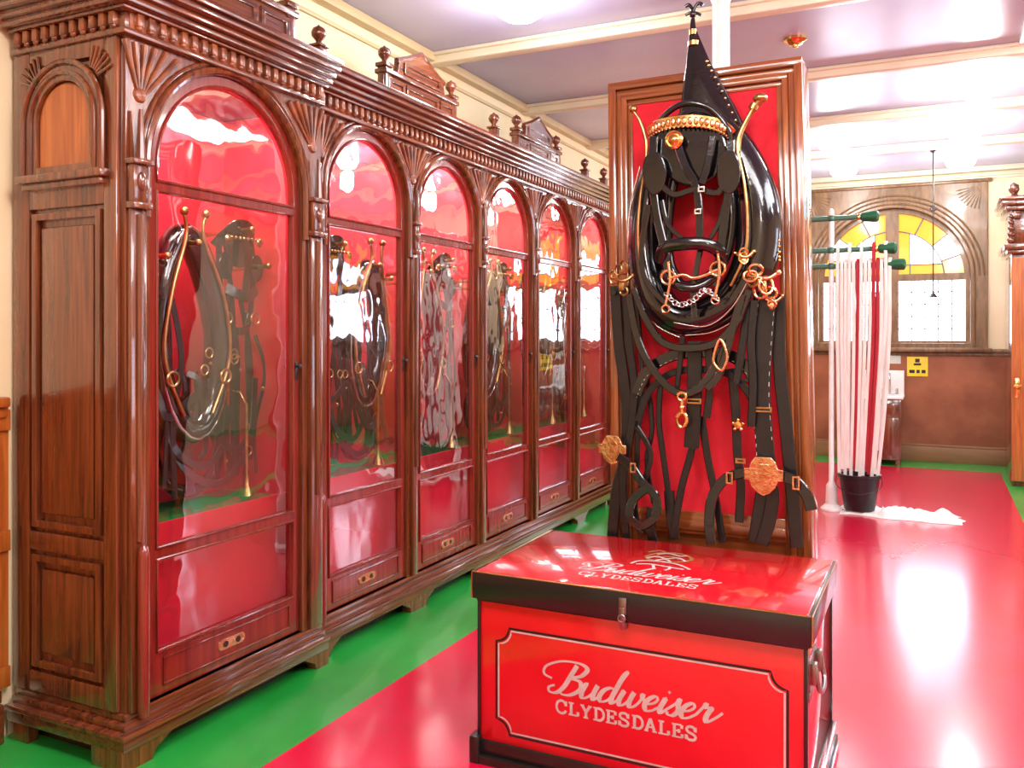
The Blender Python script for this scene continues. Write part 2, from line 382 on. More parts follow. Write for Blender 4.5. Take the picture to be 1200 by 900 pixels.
# ---------------------------------------------------------------- display cabinets
XB=-3.2
def sweepline(b, poly, x, r, closed=True):
    b.tube([V(x,a,c) for a,c in poly], r, closed, 8)
def cabinet(name, y0, y1, xf, centers, half, label, endface):
    base = thing(name, ((XB+xf)/2,(y0+y1)/2,0), label, 'display cabinet')
    zs = 2.56-half; ro = half+.045
    b=B()
    b.box(XB,XB+.015,y0,y1,.1,2.64)
    b.box(XB,xf-.03,y0,y0+.03,.1,2.64); b.box(XB,xf-.03,y1-.03,y1,.1,2.64)
    b.box(XB,xf-.035,y0,y1,.12,.17); b.box(XB,xf-.035,y0,y1,2.60,2.64)
    ed=[y0]+[(centers[i]+centers[i+1])/2 for i in range(len(centers)-1)]+[y1]
    for i,c in enumerate(centers):
        b.plate(rect(ed[i],ed[i+1],.14,2.64),[archpoly(c,.185,zs,ro)],.035,MFACE_X(xf-.035))
    b.obj('body',WOOD,base)
    b=B(); b.box(XB+.016,XB+.03,y0+.031,y1-.031,.17,2.598)
    b.box(XB+.03,xf-.07,y0+.031,y0+.042,.17,2.598); b.box(XB+.03,xf-.07,y1-.042,y1-.031,.17,2.598)
    b.box(xf-.16,xf-.15,y0+.043,y1-.043,.175,.80)
    b.obj('felt_lining',FELT,base,label='bright red felt lining')
    b=B(); b.box(XB+.031,xf-.162,y0+.043,y1-.043,.76,.78)
    b.obj('shelf',GREENF,base,label='green baize covered shelf')
    b=B()
    for i,c in enumerate(centers):
        for r,q in ((ro+.018,.016),(ro+.045,.009)):
            pts=[V(xf+.005,c+r,1.98)]+[V(xf+.005,c+r*math.cos(math.pi*k/32),zs+r*math.sin(math.pi*k/32)) for k in range(33)]+[V(xf+.005,c-r,1.98)]
            b.tube(pts,q,seg=8)
    b.obj('arch_moulding',WOOD,base)
    for j,e in enumerate(ed):
        b=B()
        zc=2.40
        e2 = e+.06 if (j==0) else e-.06 if j==len(ed)-1 else e
        for a in range(48,133,12):
            t=math.radians(a); d=V(0,math.cos(t),math.sin(t)); L=.205/max(.80,math.sin(t))
            if (j==0 and a>112) or (j==len(ed)-1 and a<66): continue
            c=V(xf+.004,e2,zc); b.tube([c+d*.02,c+d*L],.01,seg=8,radii=[.004,.012])
        b.lathe([(0,.014),(.022,.01),(.03,0)],(xf,e2,zc+.02),16,'X')
        b.obj('fan_carving',ORNW,base)
    b=B()
    yl = (lambda p: y0-p) if endface else (lambda p: y0)
    for z0_,z1_,p in [(2.62,2.643,.03),(2.643,2.70,.018),(2.70,2.715,.05),(2.715,2.74,.075),(2.74,2.765,.095),(2.765,2.79,.125),(2.79,2.82,.14)]:
        b.box(XB,xf+p,yl(p),y1,z0_,z1_,.005)
    b.obj('cornice',WOODH,base)
    b=B(); n=int((y1-y0)/.052)
    b.box(xf+.015,xf+.022,y0,y1,2.645,2.70)
    for i in range(n):
        y=y0+.02+i*(y1-y0-.03)/n
        b.box(xf+.018,xf+.042,y,y+.026,2.653,2.698,.003)
        b.ball((xf+.03,y+.013,2.650),.012,seg=8)
    if endface:
        for i in range(11):
            x=XB+.03+i*.052; b.box(x,x+.026,y0-.042,y0-.018,2.653,2.698,.003); b.ball((x+.013,y0-.03,2.65),.012,seg=8)
    b.obj('dentil_band',ORNW,base)
    b=B()
    for z0_,z1_,p in [(.07,.115,.05),(.115,.135,.06),(.135,.16,.03),(.16,.185,.012)]:
        b.box(XB,xf+p,yl(p),y1,z0_,z1_,.005)
    b.obj('plinth',WOODH,base)
    b=B(); b.box(XB+.05,xf-.05,y0+.03,y1-.02,.0,.075); b.obj('gap_shade',DARKGAP,base,label='dark filler standing in for the shaded gap between the feet')  # gap under the plinth filled by a box with shade in its colour
    for j,e in enumerate(ed):
        w=.11
        ya=max(e-w,y0-(.05 if endface else 0)); yb=min(e+w,y1)
        b=B(); 
        if j<len(ed)-1: prof=[(ya,0),(yb-.03,0),(yb-.02,.03),(yb+.03,.055),(yb+.07,.076)]
        else: prof=[(ya,0),(yb,0),(yb,.076)]
        if j>0: prof+= [(ya-.07,.076),(ya-.03,.055),(ya+.02,.03)]; prof[0]=(ya+.03,0)
        else: prof+=[(ya,.076)]
        b.plate(prof,[],.06,MFACE_X(xf-.015),.003)
        if endface and j==0: b.box(xf-.12,xf+.04,y0-.048,y0,0,.076,.004)
        b.obj('foot',WOOD,base)
    if endface:
        b=B(); b.box(XB,XB+.12,y0-.045,y0,0,.076,.004); b.obj('foot',WOOD,base)
    for j,e in enumerate(ed):
        b=B()
        if j==0: ya,yb=(e+.005,e+.075) if endface else (e,e+.03)
        elif j==len(ed)-1: ya,yb=(e-.095,e-.01) if endface else (e-.08,e)
        else: ya,yb=e-.022,e+.022
        b.box(xf,xf+.022,ya,yb,.186,2.0,.004)
        m=(ya+yb)/2
        b.tube([V(xf+.026,m,.80),V(xf+.026,m,1.98)],.013,seg=10)
        b.box(xf,xf+.045,ya-.008,yb+.008,2.0,2.025,.004)
        b.box(xf,xf+.035,ya,yb,2.025,2.16,.006); b.ball((xf+.034,m,2.10),.02,(.7,1,1.8))
        b.box(xf,xf+.05,ya-.01,yb+.01,2.16,2.18,.004)
        b.tube([V(xf+.03,m,2.18),V(xf+.03,m,2.36)],.014,seg=8,radii=[.018,.008])
        b.obj('pilaster',WOOD,base)
        if j==0 :
            b=B(); b.tube([V(xf+.045,m,z) for z in (.17,.2,.25,.75,.78,.79)],.022,seg=14,radii=[.018,.022,.022,.022,.016,.006])
            b.obj('corner_guard',DOORW,base,label='rounded red-brown wooden corner guard')
    c=centers[0]
    b=B()
    hol=[rect(c-half,c+half,.355,.70),rect(c-half,c+half,.745,2.085),archpoly(c,2.125,zs,half)]
    b.plate(archpoly(c,.19,zs,ro-.003),hol,.028,MFACE_X(xf-.045),.003)
    for h in hol: sweepline(b,h,xf-.014,.007)
    sweepline(b,rect(c-half+.03,c+half-.03,.225,.325),xf-.014,.005)
    door=b.obj('door',DOORW,base)
    b=B(); b.face(archpoly(c,.34,zs,half+.008),MFACE_X(xf-.032)); g=b.obj('glass_pane',GLASS,door,smooth=False,recalc=False)
    b=B(); st=[(c+sx*.055+ .02*math.cos(t)*1.0, .275+.02*math.sin(t)) for sx,ts in ((1,range(-90,91,15)),(-1,range(90,271,15))) for t in [math.radians(q) for q in ts]]
    b.plate(st,[],.006,MFACE_X(xf-.017),.001); b.obj('pull_plate',COPPER,door)
    for q in (-.035,.035):
        b=B(); b.lathe([(.013,0),(.013,.002)],(xf-.011,c+q,.275),16,'X'); b.obj('hole_shade',DARKGAP,door)  # dark disc on the plate; its colour stands for the hole's shade
    b=B(); b.box(xf-.017,xf-.011,c+half+.010,c+half+.032,1.34,1.42,.002); b.lathe([(0,.028),(.010,.024),(.012,.016),(.005,.012),(.005,0)],(xf-.012,c+half+.021,1.40),12,'X')
    b.obj('lock_plate',BLACKP,door,label='small dark metal lock plate with knob')
    for c2 in centers[1:]:
        copy_tree(door,(0,c2-c,0),base)
    return base, ed
cab1,ed1=cabinet('display_cabinet',2.20,3.30,-2.61,[2.737],.385,'tall carved mahogany cabinet with one wide arched glass door','end')
cab2,ed2=cabinet('display_cabinet',3.302,7.56,-2.66,[3.765+.835*i for i in range(5)],.32,'long carved mahogany cabinet with five arched glass doors',None)

yE=2.20; b=B()
def frameY(b,x0,x1,z0,z1,w=.018,d=.012,y=yE):
    b.plate(rect(x0,x1,z0,z1),[rect(x0+w,x1-w,z0+w,z1-w)],d,MFACE_Y(y),.003)
b.box(XB,XB+.09,yE-.02,yE,.19,2.62,.004); b.box(-2.70,-2.635,yE-.02,yE,.19,2.62,.004)
for z0_,z1_ in ((.19,.27),(.73,.80),(2.02,2.13),(2.56,2.62)): b.box(XB+.09,-2.70,yE-.019,yE,z0_,z1_,.004)
frameY(b,-3.09,-2.72,.29,.71,.02,.022); frameY(b,-3.09,-2.72,.82,2.0,.02,.022)
b.box(-3.05,-2.76,yE-.014,yE,.34,.66,.008); b.box(-3.05,-2.76,yE-.014,yE,.87,1.95,.008)
b.obj('side_panel',WOOD,cab1)
b=B(); cx=-2.905
b.plate(archpoly(cx,2.15,2.34,.20),[archpoly(cx,2.17,2.34,.15)],.03,MFACE_Y(yE-.005),.004)
for r in (.175,.215): b.tube([V(cx+r,yE-.035,2.13)]+[V(cx+r*math.cos(math.pi*k/24),yE-.035,2.34+r*math.sin(math.pi*k/24)) for k in range(25)]+[V(cx-r,yE-.035,2.13)],.011,seg=8)
b.box(-3.14,-2.67,yE-.06,yE,2.115,2.145,.006); b.box(-3.12,-2.69,yE-.045,yE,2.09,2.115,.006)
for sx in (-1,1):
    for k in range(6):
        t=math.radians(20+k*12); d=V(sx*math.cos(t),0,math.sin(t)); c0=V(cx+sx*.13,yE-.022,2.47)
        b.tube([c0+d*.05,c0+d*.13],.006,seg=6)
b.obj('arch_moulding',WOOD,cab1)
b=B(); b.plate(archpoly(cx,2.175,2.34,.135),[],.02,MFACE_Y(yE-.002),.008); b.obj('arched_panel',ORANGEW,cab1,label='amber-toned raised arched panel')

def crest(parent,yc,w,h,x,zb=2.82):
    b=B(); hw=w/2
    prof=[(yc-hw,zb),(yc+hw,zb),(yc+hw,zb+h*.50),(yc+hw*.66,zb+h*.50),(yc+hw*.60,zb+h*.74),(yc+hw*.34,zb+h*.84),(yc,zb+h),
          (yc-hw*.34,zb+h*.84),(yc-hw*.60,zb+h*.74),(yc-hw*.66,zb+h*.50),(yc-hw,zb+h*.50)]
    b.plate(prof,[],.04,MFACE_X(x),.005)
    b.box(x-.02,x+.06,yc-hw-.01,yc+hw+.01,zb+h*.46,zb+h*.53,.005)
    b.box(x-.02,x+.07,yc-hw-.02,yc+hw+.02,zb,zb+.035,.006)
    cap=[(yc-hw*.66,h*.74),(yc-hw*.34,h*.86),(yc,h*1.02),(yc+hw*.34,h*.86),(yc+hw*.66,h*.74)]
    b.tube([V(x+.03,a,zb+q) for a,q in cap],.016,seg=8)
    b.plate(rect(yc-hw*.50,yc+hw*.50,zb+h*.57,zb+h*.74),[rect(yc-hw*.45,yc+hw*.45,zb+h*.60,zb+h*.71)],.012,MFACE_X(x+.038),.002)
    for q0,q1 in ((-.9,-.5),(-.44,.44),(.5,.9)):
        b.plate(rect(yc+hw*q0,yc+hw*q1,zb+.05,zb+h*.42),[rect(yc+hw*q0+.02,yc+hw*q1-.02,zb+.07,zb+h*.42-.02)],.012,MFACE_X(x+.038),.002)
    cr=b.obj('crest',WOODH,parent)
    for sy in (-1,1):
        finial(cr,yc+sy*(hw-.03),x+.02,zb,h*.78)
def finial(parent,y,x,zb,h):
    b=B(); b.box(x-.028,x+.028,y-.028,y+.028,zb,zb+h*.72,.004); b.box(x-.038,x+.038,y-.038,y+.038,zb+h*.72,zb+h*.80,.005)
    b.lathe([(.030,0),(.014,.012),(.016,.02),(.034,.04),(.038,.058),(.030,.078),(.010,.09),(0,.1)],(x,y,zb+h*.80),16)
    b.obj('finial',WOOD,parent)
crest(cab1,2.74,.92,.42,-2.72)
crest(cab2,4.42,.80,.38,-2.78); crest(cab2,6.12,.80,.38,-2.78)
for y in (3.40,5.27,6.98,7.45): finial(cab2,y,-2.70,2.82,.17)
b=B(); b.box(-2.78,-2.74,3.40,7.45,2.82,2.875,.006); b.box(-2.80,-2.72,3.40,7.45,2.875,2.89,.004)
b.obj('top_rail',WOODH,cab2)

# ---------------------------------------------------------------- harness sets inside cabinets
def tear(cy,cz,w,h,x,n=24,tilt=0):
    p=[]
    for i in range(n):
        t=2*math.pi*i/n
        s=math.sin(t); c=math.cos(t)
        ww=w*(1-.28*max(0,c))
        p.append(V(x,cy+ww*s+tilt*c,cz+h*c))
    return p
def cab_harness(c, k, label, group, seed, cdy=-.10, bdy=.17):
    rnd=random.Random(seed)
    e=thing('hanging_harness',(-2.95,c,1.4),label,'horse harness',group)
    NX=(1,0,0); X=-2.96
    cc=c+cdy*k; tl=rnd.uniform(-.04,.04)
    b=B(); b.tube(tear(cc,1.55,.16*k,.38*k,X+.03,tilt=tl),.052*k,True,14,flat=1.1,n=NX); b.obj('collar',LEATH,e)
    b=B(); b.tube(tear(cc+.05,1.05,.17*k,.20,X-.02,tilt=tl),.03,True,10,n=NX); b.obj('breast_pad',LEATH,e)
    b=B(); b.tube(tear(cc,1.55,.178*k,.41*k,X+.08,tilt=tl),.008,True,8); b.obj('collar_rim',STEEL,e)
    for sy in (-1,1):
        b=B(); b.tube([V(X+.10,cc+sy*.06+tl,2.06),V(X+.10,cc+sy*.05+tl,1.96),V(X+.10,cc+sy*.13*k,1.72),V(X+.10,cc+sy*.165*k,1.45),V(X+.10,cc+sy*.08,1.2)],.009,k=6)
        b.ball((X+.10,cc+sy*.06+tl,2.07),.02); b.obj('hame',ABRASS,e)
    b=B(); by=c+bdy*k
    b.ribbon([V(X,by-.11,1.95),V(X+.06,by-.06,2.03),V(X+.07,by,2.05),V(X+.06,by+.06,2.03),V(X,by+.11,1.95)],.06,n=NX)
    b.ribbon([V(X+.02,by-.10,2.0),V(X+.03,by-.11,1.85),V(X+.03,by-.08,1.62),V(X+.05,by,1.56),V(X+.03,by+.08,1.62),V(X+.03,by+.11,1.85),V(X+.02,by+.10,2.0)],.036,n=NX)
    b.ribbon([V(X+.06,by-.10,1.76),V(X+.09,by,1.72),V(X+.06,by+.10,1.76)],.05,n=NX)
    b.ribbon([V(X+.07,by,2.04),V(X+.09,by+.01,1.9),V(X+.09,by-.01,1.74)],.04,n=NX)
    b.plate([(by+.085*math.cos(t),1.95+.09*math.sin(t)) for t in [x*math.pi/8 for x in range(16)]],[],.02,MFACE_X(X+.03),.005)
    b.obj('bridle',LEATH,e)
    for sy in (-1,1):
        b=B(); b.plate([(by+sy*.10+.04*math.cos(t),1.86+.06*math.sin(t)) for t in [x*math.pi/8 for x in range(16)]],[],.012,MFACE_X(X+.05),.004); b.obj('blinker',LEATH,e)
    b=B()
    for sy in (-1,1):
        b.lathe([(.022,0),(.016,.01),(0,.014)],(X+.075,by+sy*.10,1.98),14,'X'); b.ring((X+.06,by+sy*.09,1.62),.028,.005,NX)
        b.ring((X+.11,cc+sy*.15,1.36),.030,.006,NX)
    for q in range(8): b.ball((X+.085,by-.09+q*.026,1.99),.008,seg=8)
    for q in range(9): b.ball((X+.06,c+rnd.uniform(-.28,.30)*k,rnd.uniform(.92,1.7)),rnd.uniform(.007,.012),seg=8)
    for q in range(5): b.ring((X+.07,c+rnd.uniform(-.24,.26)*k,rnd.uniform(.95,1.5)),.022,.004,NX)
    b.obj('brass_fitting',ABRASS,e,kind='stuff')
    n=16
    for q in range(n):
        dd=(-.32+.64*(q+.5)/n)*k+rnd.uniform(-.02,.02); z0_=rnd.uniform(1.35,1.95); z1_=rnd.uniform(.82,1.02); m_=(z0_+z1_)/2
        w_=rnd.choice((.022,.030,.042)); o=rnd.uniform(0,.05)
        b=B(); b.ribbon([V(X+o,c+dd,z0_),V(X+o+.03,c+dd+rnd.uniform(-.05,.05),m_+.15),V(X+o+.02,c+dd+rnd.uniform(-.04,.04),m_-.12),V(X+o+.02,c+dd+rnd.uniform(-.03,.03),z1_)],w_,n=NX)
        b.obj('strap',LEATH2,e)
    for a in ((-.24,1.25,-.05,.97,.10,1.22),(.0,1.35,.12,1.02,.26,1.34),(-.2,1.1,.02,.88,.22,1.10),(-.28,1.6,-.22,1.2,-.02,1.15)):
        b=B(); b.ribbon([V(X+.05,c+a[0]*k,a[1]),V(X+.07,c+(a[0]*.7+a[2]*.3)*k,a[3]+.08),V(X+.08,c+a[2]*k,a[3]),V(X+.07,c+(a[4]*.7+a[2]*.3)*k,a[3]+.08),V(X+.05,c+a[4]*k,a[5])],.036,n=NX)
        b.obj('strap',LEATH2,e)
    for yy,zz in ((cc+tl,1.93),(by,2.02),(c+.27*k,1.86),(c-.27*k,1.86)):
        b=B(); b.cyl((XB+.031,yy,zz),(X+.12,yy,zz+.01),.012); b.ball((X+.12,yy,zz+.01),.016); b.obj('wall_peg',ABRASS,e)
    b=B(); hy=c+.14*k
    b.lathe([(.006,.42),(.008,.1),(.018,.05),(.035,0)],(X+.12,hy,.81),16); b.tube([V(X+.12,hy,1.22),V(X+.08,hy,1.28),V(X,hy,1.29)],.005)
    b.obj('coach_horn',ABRASS,e)
    return e
grp='harness sets hung in the arched cabinets'
LB='black leather harness with brass fittings hung on red felt'
cab_harness(2.90,1.12,'large black leather harness with oval collar and brass fittings',grp,3)
for i in range(5):
    cc_=3.765+.835*i+(.20 if i<4 else .08)
    cab_harness(cc_,(1.0,.95,1.12,.9,.9)[i],LB,grp,20+i,cdy=(.12,-.1,-.08,.05,-.1)[i],bdy=(-.17,.16,.15,-.18,.14)[i])

# ---------------------------------------------------------------- trunk
TX0,TX1,TY0,TY1=-1.505,-.335,2.765,3.50
tr=thing('storage_trunk',((TX0+TX1)/2,(TY0+TY1)/2,0),'glossy red trunk with black edging and silver lettering','trunk')
i_=.022
b=B(); b.box(TX0+i_,TX1-i_,TY0+i_,TY1-i_,.08,.60,.004); b.obj('body',REDP,tr)
b=B()
b.box(TX0-.004,TX1+.004,TY0-.004,TY1+.004,.0,.035,.004); b.box(TX0+.012,TX1-.012,TY0+.012,TY1-.012,.035,.085,.004)
b.obj('bottom_skid',BLACKP,tr)
b=B(); b.box(TX0+.012,TX1-.012,TY0+.012,TY1-.012,.585,.60,.003)
for x in (TX0+.02,TX1-.02):
    for y in (TY0+.02,TY1-.02): b.box(x-.006,x+.006,y-.006,y+.006,.085,.6,.002)
b.obj('body_edging',BLACKP,tr)
b=B(); b.box(TX0+.012,TX1-.012,TY0+.012,TY1-.012,.60,.694,.003); lid=b.obj('lid',REDP,tr)
b=B()
for r in ((TX0,TX1,TY0,TY0+.022),(TX0,TX1,TY1-.022,TY1),(TX0,TX0+.022,TY0+.022,TY1-.022),(TX1-.022,TX1,TY0+.022,TY1-.022)):
    b.box(r[0],r[1],r[2],r[3],.595,.690,.003)
b.obj('lid_band',BLACKP,lid,label='black band around the lid')
b=B()
for x in (TX0,TX1):
    b.tube([V(x,TY0-.001,.597),V(x,TY0-.001,.690),V(x,TY0+.03,.692)],.003,seg=6)
b.tube([V(TX0,TY0,.692),V(TX1,TY0,.692)],.0024,seg=6); b.tube([V(TX1,TY0,.692),V(TX1,TY1,.692)],.0024,seg=6); b.tube([V(TX0,TY0,.692),V(TX0,TY1,.692)],.0024,seg=6)
b.obj('lid_trim',ABRASS,lid,label='thin worn metal edge')
b=B(); hx=-.935
b.box(hx-.014,hx+.014,TY0-.005,TY0,.615,.672,.003); b.box(hx-.009,hx+.009,TY0-.009,TY0+.02,.57,.64,.003); b.ring((hx,TY0-.012,.605),.012,.003); b.box(hx-.011,hx+.011,TY0+.0,TY0+.02,.565,.59,.003)
b.obj('latch',DSTEEL,tr,label='small tarnished hasp latch')
b=B(); yh=(TY0+TY1)/2-.2; xs=TX1-i_
b.box(xs,xs+.006,yh-.09,yh+.09,.50,.53,.002); b.box(xs,xs+.006,yh-.09,yh+.09,.40,.43,.002); b.box(xs,xs+.005,yh-.08,yh-.05,.41,.52,.002)
b.box(xs,xs+.025,yh-.08,yh-.05,.45,.52,.004); b.box(xs,xs+.025,yh+.05,yh+.08,.45,.52,.004)
b.tube([V(xs+.02,yh-.065,.50),V(xs+.03,yh-.065,.44),V(xs+.035,yh-.03,.42),V(xs+.035,yh+.03,.42),V(xs+.03,yh+.065,.44),V(xs+.02,yh+.065,.50)],.008,k=4)
b.obj('handle',DSTEEL,tr,label='tarnished metal drop handle')
for x0_,x1_ in ((TX1-.03,TX1+.008),(TX0-.008,TX0+.03)):
    b=B(); b.box(x0_,x1_,TY0-.008,TY0+.05,.0,.10,.004); b.obj('corner_plate',BLACKP,tr)
b=B(); b.box(TX1+.004,TX1+.014,TY0+.06,TY1-.05,.02,.035,.002); b.obj('side_rail',STEEL,tr)
b=B(); b.box(TX1-.014,TX1+.006,TY0+.06,TY1-.05,.088,.105,.002); b.obj('side_rail',STEEL,tr)

G_SCRIPT={
'B':(1.42,[[(.55,2.05),(.46,1.3),(.36,.5),(.10,.02),(-.30,.0),(-.45,.30),(-.18,.50)],[(-.50,.92),(-1.05,1.15),(-1.10,1.70),(-.40,2.16),(.6,2.22),(1.18,1.92),(1.02,1.40),(.5,1.14),(1.08,1.02),(1.30,.55),(.95,.06),(.5,-.04),(.22,.12)]]),
'u':(1.02,[[(-.12,.55),(.05,1.0),(.02,.35),(.18,0),(.45,.12),(.68,.6),(.70,1.0)],[(.70,1.0),(.68,.35),(.80,0),(1.02,.3)]]),
'd':(1.05,[[(.70,.80),(.45,1.0),(.12,.78),(.02,.3),(.22,0),(.52,.15),(.70,.6)],[(.70,.5),(.80,1.5),(.92,2.2),(.78,1.9),(.71,1.0),(.69,.4),(.80,0),(1.05,.3)]]),
'w':(1.42,[[(-.02,.3),(.10,1.0),(.06,.35),(.2,0),(.42,.12),(.62,.6),(.64,1.0)],[(.64,1.0),(.61,.35),(.75,0),(1.0,.15),(1.15,.6),(1.10,1.0),(1.2,.72),(1.42,.55)]]),
'e':(.78,[[(.0,.38),(.38,.5),(.55,.78),(.38,1.0),(.12,.78),(.02,.35),(.22,0),(.5,.05),(.78,.35)]]),
'i':(.42,[[(0,.4),(.12,1.0),(.08,.35),(.2,0),(.42,.32)],[(.13,1.36),(.19,1.46)]]),
's':(.72,[[(0,.32),(.28,.75),(.38,1.12),(.44,.75),(.58,.35),(.42,0),(.12,.04),(.1,.2)],[(.45,.02),(.72,.34)]]),
'r':(.92,[[(0,.34),(.15,.8),(.22,1.15),(.30,.88),(.58,.92),(.52,.4),(.66,0),(1.0,.38),(1.2,.75)]]),
}
G_SLAB={
'C':([[(.86,.72),(.7,.95),(.45,1),(.17,.85),(.06,.5),(.17,.15),(.45,0),(.72,.06),(.9,.26)]],[[(.87,.62),(.87,1.0)]]),
'L':([],[[(.27,0),(.27,1)],[(.05,.03),(.86,.03),(.86,.34)],[(.05,.97),(.50,.97)]]),
'Y':([],[[(.14,1),(.48,.48),(.84,1)],[(.48,.5),(.48,0)],[(0,.97),(.32,.97)],[(.66,.97),(.98,.97)],[(.28,.03),(.68,.03)]]),
'D':([[(.40,.97),(.68,.93),(.88,.72),(.92,.5),(.88,.28),(.68,.07),(.40,.03)]],[[(.27,0),(.27,1)],[(.05,.97),(.42,.97)],[(.05,.03),(.42,.03)]]),
'E':([],[[(.25,0),(.25,1)],[(.05,.97),(.82,.97),(.82,.70)],[(.25,.5),(.6,.5)],[(.6,.36),(.6,.64)],[(.05,.03),(.86,.03),(.86,.30)]]),
'S':([[(.78,.74),(.68,.95),(.45,1),(.2,.92),(.14,.72),(.3,.56),(.62,.45),(.82,.28),(.72,.06),(.45,0),(.22,.06),(.12,.28)]],[[(.80,.64),(.80,1.0)],[(.11,.0),(.11,.36)]]),
'A':([],[[(.14,0),(.48,1),(.84,0)],[(.26,.34),(.72,.34)],[(0,.03),(.32,.03)],[(.64,.03),(1,.03)]]),
}
def script_word(b,word,x0,y0,sx,sy,mp,d,w):
    x=0
    for ch in word:
        adv,st=G_SCRIPT[ch]
        for s_ in st:
            pts=[(x0+(x+p[0])*sx+p[1]*sy*.46, y0+p[1]*sy) for p in s_]
            b.stroke(pts,w,mp,d,8,taper=lambda t: .48+.85*abs(t.y) if t.y<0 else .48+.22*abs(t.y))
        x+=adv
    return x*sx
def slab_word(b,word,x0,y0,sx,sy,mp,d,w):
    x=0
    for ch in word:
        cur,st=G_SLAB[ch]
        for s_ in cur: b.stroke([(x0+(x+p[0])*sx,y0+p[1]*sy) for p in s_],w,mp,d,5)
        for s_ in st:
            for A,C in zip(s_,s_[1:]):
                b.stroke([(x0+(x+A[0])*sx,y0+A[1]*sy),(x0+(x+C[0])*sx,y0+C[1]*sy)],w*(1.15 if abs(A[0]-C[0])<.1 or (A[1]!=C[1]) else .65),mp,d,1,smooth=False)
        x+=1.07
    return x*sx
mf=MFACE_Y(TY0+i_)
b=B(); script_word(b,'Budweiser',-1.190,.303,.0640,.052,mf,.0010,.0135); b.obj('printed_lettering',INK,tr,smooth=False,recalc=False,label='silver flowing script word')
b=B(); slab_word(b,'CLYDESDALES',-1.185,.236,.0425,.043,mf,.0010,.0085)
b.obj('printed_lettering',INK,tr,smooth=False,recalc=False,label='silver slab-serif capitals')
ml=MTOP(.694)
b=B(); script_word(b,'Budweiser',-1.15,2.960,.0535,.054,ml,.0008,.0100); b.obj('printed_lettering',INK,lid,smooth=False,recalc=False,label='silver flowing script word')
b=B(); slab_word(b,'CLYDESDALES',-1.145,2.885,.0365,.046,ml,.0008,.0068)
b.obj('printed_lettering',INK,lid,smooth=False,recalc=False,label='silver slab-serif capitals')
def notch(x0,x1,z0,z1,r):
    A=[math.radians(15*k) for k in range(1,7)]
    p=[(x0,z0+r)]+[(x0+r*math.sin(t),z0+r*math.cos(t)) for t in A]
    p+=[(x1-r,z0)]+[(x1-r*math.cos(t),z0+r*math.sin(t)) for t in A]
    p+=[(x1,z1-r)]+[(x1-r*math.sin(t),z1-r*math.cos(t)) for t in A]
    p+=[(x0+r,z1)]+[(x0+r*math.cos(t),z1-r*math.sin(t)) for t in A]
    return p
b=B(); b.stroke(notch(-1.408,-.418,.128,.49,.05),.006,mf,.0008,1,True,False); b.obj('border_line',INK,tr,smooth=False,recalc=False,label='silver pinstripe border with notched corners')
b=B(); b.stroke(notch(-1.417,-.409,.119,.499,.05),.008,mf,.0012,1,True,False); b.obj('border_line',BLACKP,tr,smooth=False,recalc=False,label='black pinstripe border with notched corners')
b=B()
for l in ([(-1.02,3.11),(-1.00,3.16),(-.94,3.18),(-.86,3.17),(-.80,3.12)],[(-1.00,3.11),(-.95,3.13),(-.88,3.12),(-.82,3.11)],[(-.94,3.13),(-.93,3.10),(-.92,3.07)],[(-.88,3.13),(-.87,3.10),(-.88,3.07)],
          [(-.99,3.21),(-.96,3.25),(-.92,3.23),(-.88,3.26),(-.84,3.22)],[(-.97,3.28),(-.93,3.31),(-.88,3.29),(-.86,3.31)],[(-.95,3.19),(-.92,3.22),(-.89,3.19)]):
    b.stroke(l,.011,ml,.0008,6)
b.obj('printed_emblem',INK,lid,smooth=False,recalc=False,label='silver line emblem above the lettering')
b=B()
for l in ([(-1.0,3.24),(-.97,3.30),(-.91,3.33),(-.85,3.30),(-.83,3.25),(-.87,3.20),(-.93,3.19),(-.98,3.20),(-1.0,3.24)],[(-.96,3.23),(-.91,3.27),(-.87,3.24)],[(-1.01,3.30),(-.98,3.34),(-.95,3.33)]):
    b.stroke(l,.014,ml,.0006,6)
b.obj('printed_emblem',GOLDINK,lid,smooth=False,recalc=False,label='dull gold ring emblem')

# ---------------------------------------------------------------- display board
SH=Matrix(((1,0,-.026,.026*.7),(0,1,.045,-.045*.7),(.010,0,1,.010*.86),(0,0,0,1)))
YB=3.62; BX0,BX1=-1.274,-.4375
bd=thing('display_board',(-.86,3.72,0),'tall walnut-framed board covered in red felt','display board')
MD=((0,.035,.03),(.035,.06,.012),(.06,.085,.022),(.085,.108,.006))
b=B(SH); 
b.box(BX0,BX0+.022,YB+.02,YB+.19,0,2.68,.003); b.box(BX1-.022,BX1,YB+.02,YB+.19,0,2.68,.003)
for w0,w1,d in MD:
    b.box(BX0+w0,BX0+w1,YB+.03-d,YB+.04,0,2.68-w0,.005); b.box(BX1-w1,BX1-w0,YB+.03-d,YB+.04,0,2.68-w0,.005)
b.box(BX0,BX1,YB+.17,YB+.19,0.02,2.67)
b.obj('frame',BOARDW,bd)
b=B(SH)
for w0,w1,d in MD:
    b.box(BX0+w0,BX1-w0,YB+.03-d-.001,YB+.04,2.68-w1,2.68-w0,.005)
b.box(BX0,BX1,YB+.02,YB+.19,2.66,2.68,.003); b.obj('top_rail',BOARDH,bd)
b=B(SH)
b.box(BX0+.1,BX1-.1,YB+.012,YB+.04,.705,.80,.006); b.box(BX0+.1,BX1-.1,YB+.006,YB+.04,.72,.76,.006)
b.box(BX0+.09,BX1-.09,YB+.035,YB+.05,0.02,.72)
b.obj('bottom_rail',BOARDH,bd)
b=B(SH); b.box(BX0+.09,BX1-.09,YB+.03,YB+.05,.72,2.60); b.obj('felt_panel',FELT2,bd,label='red felt panel')
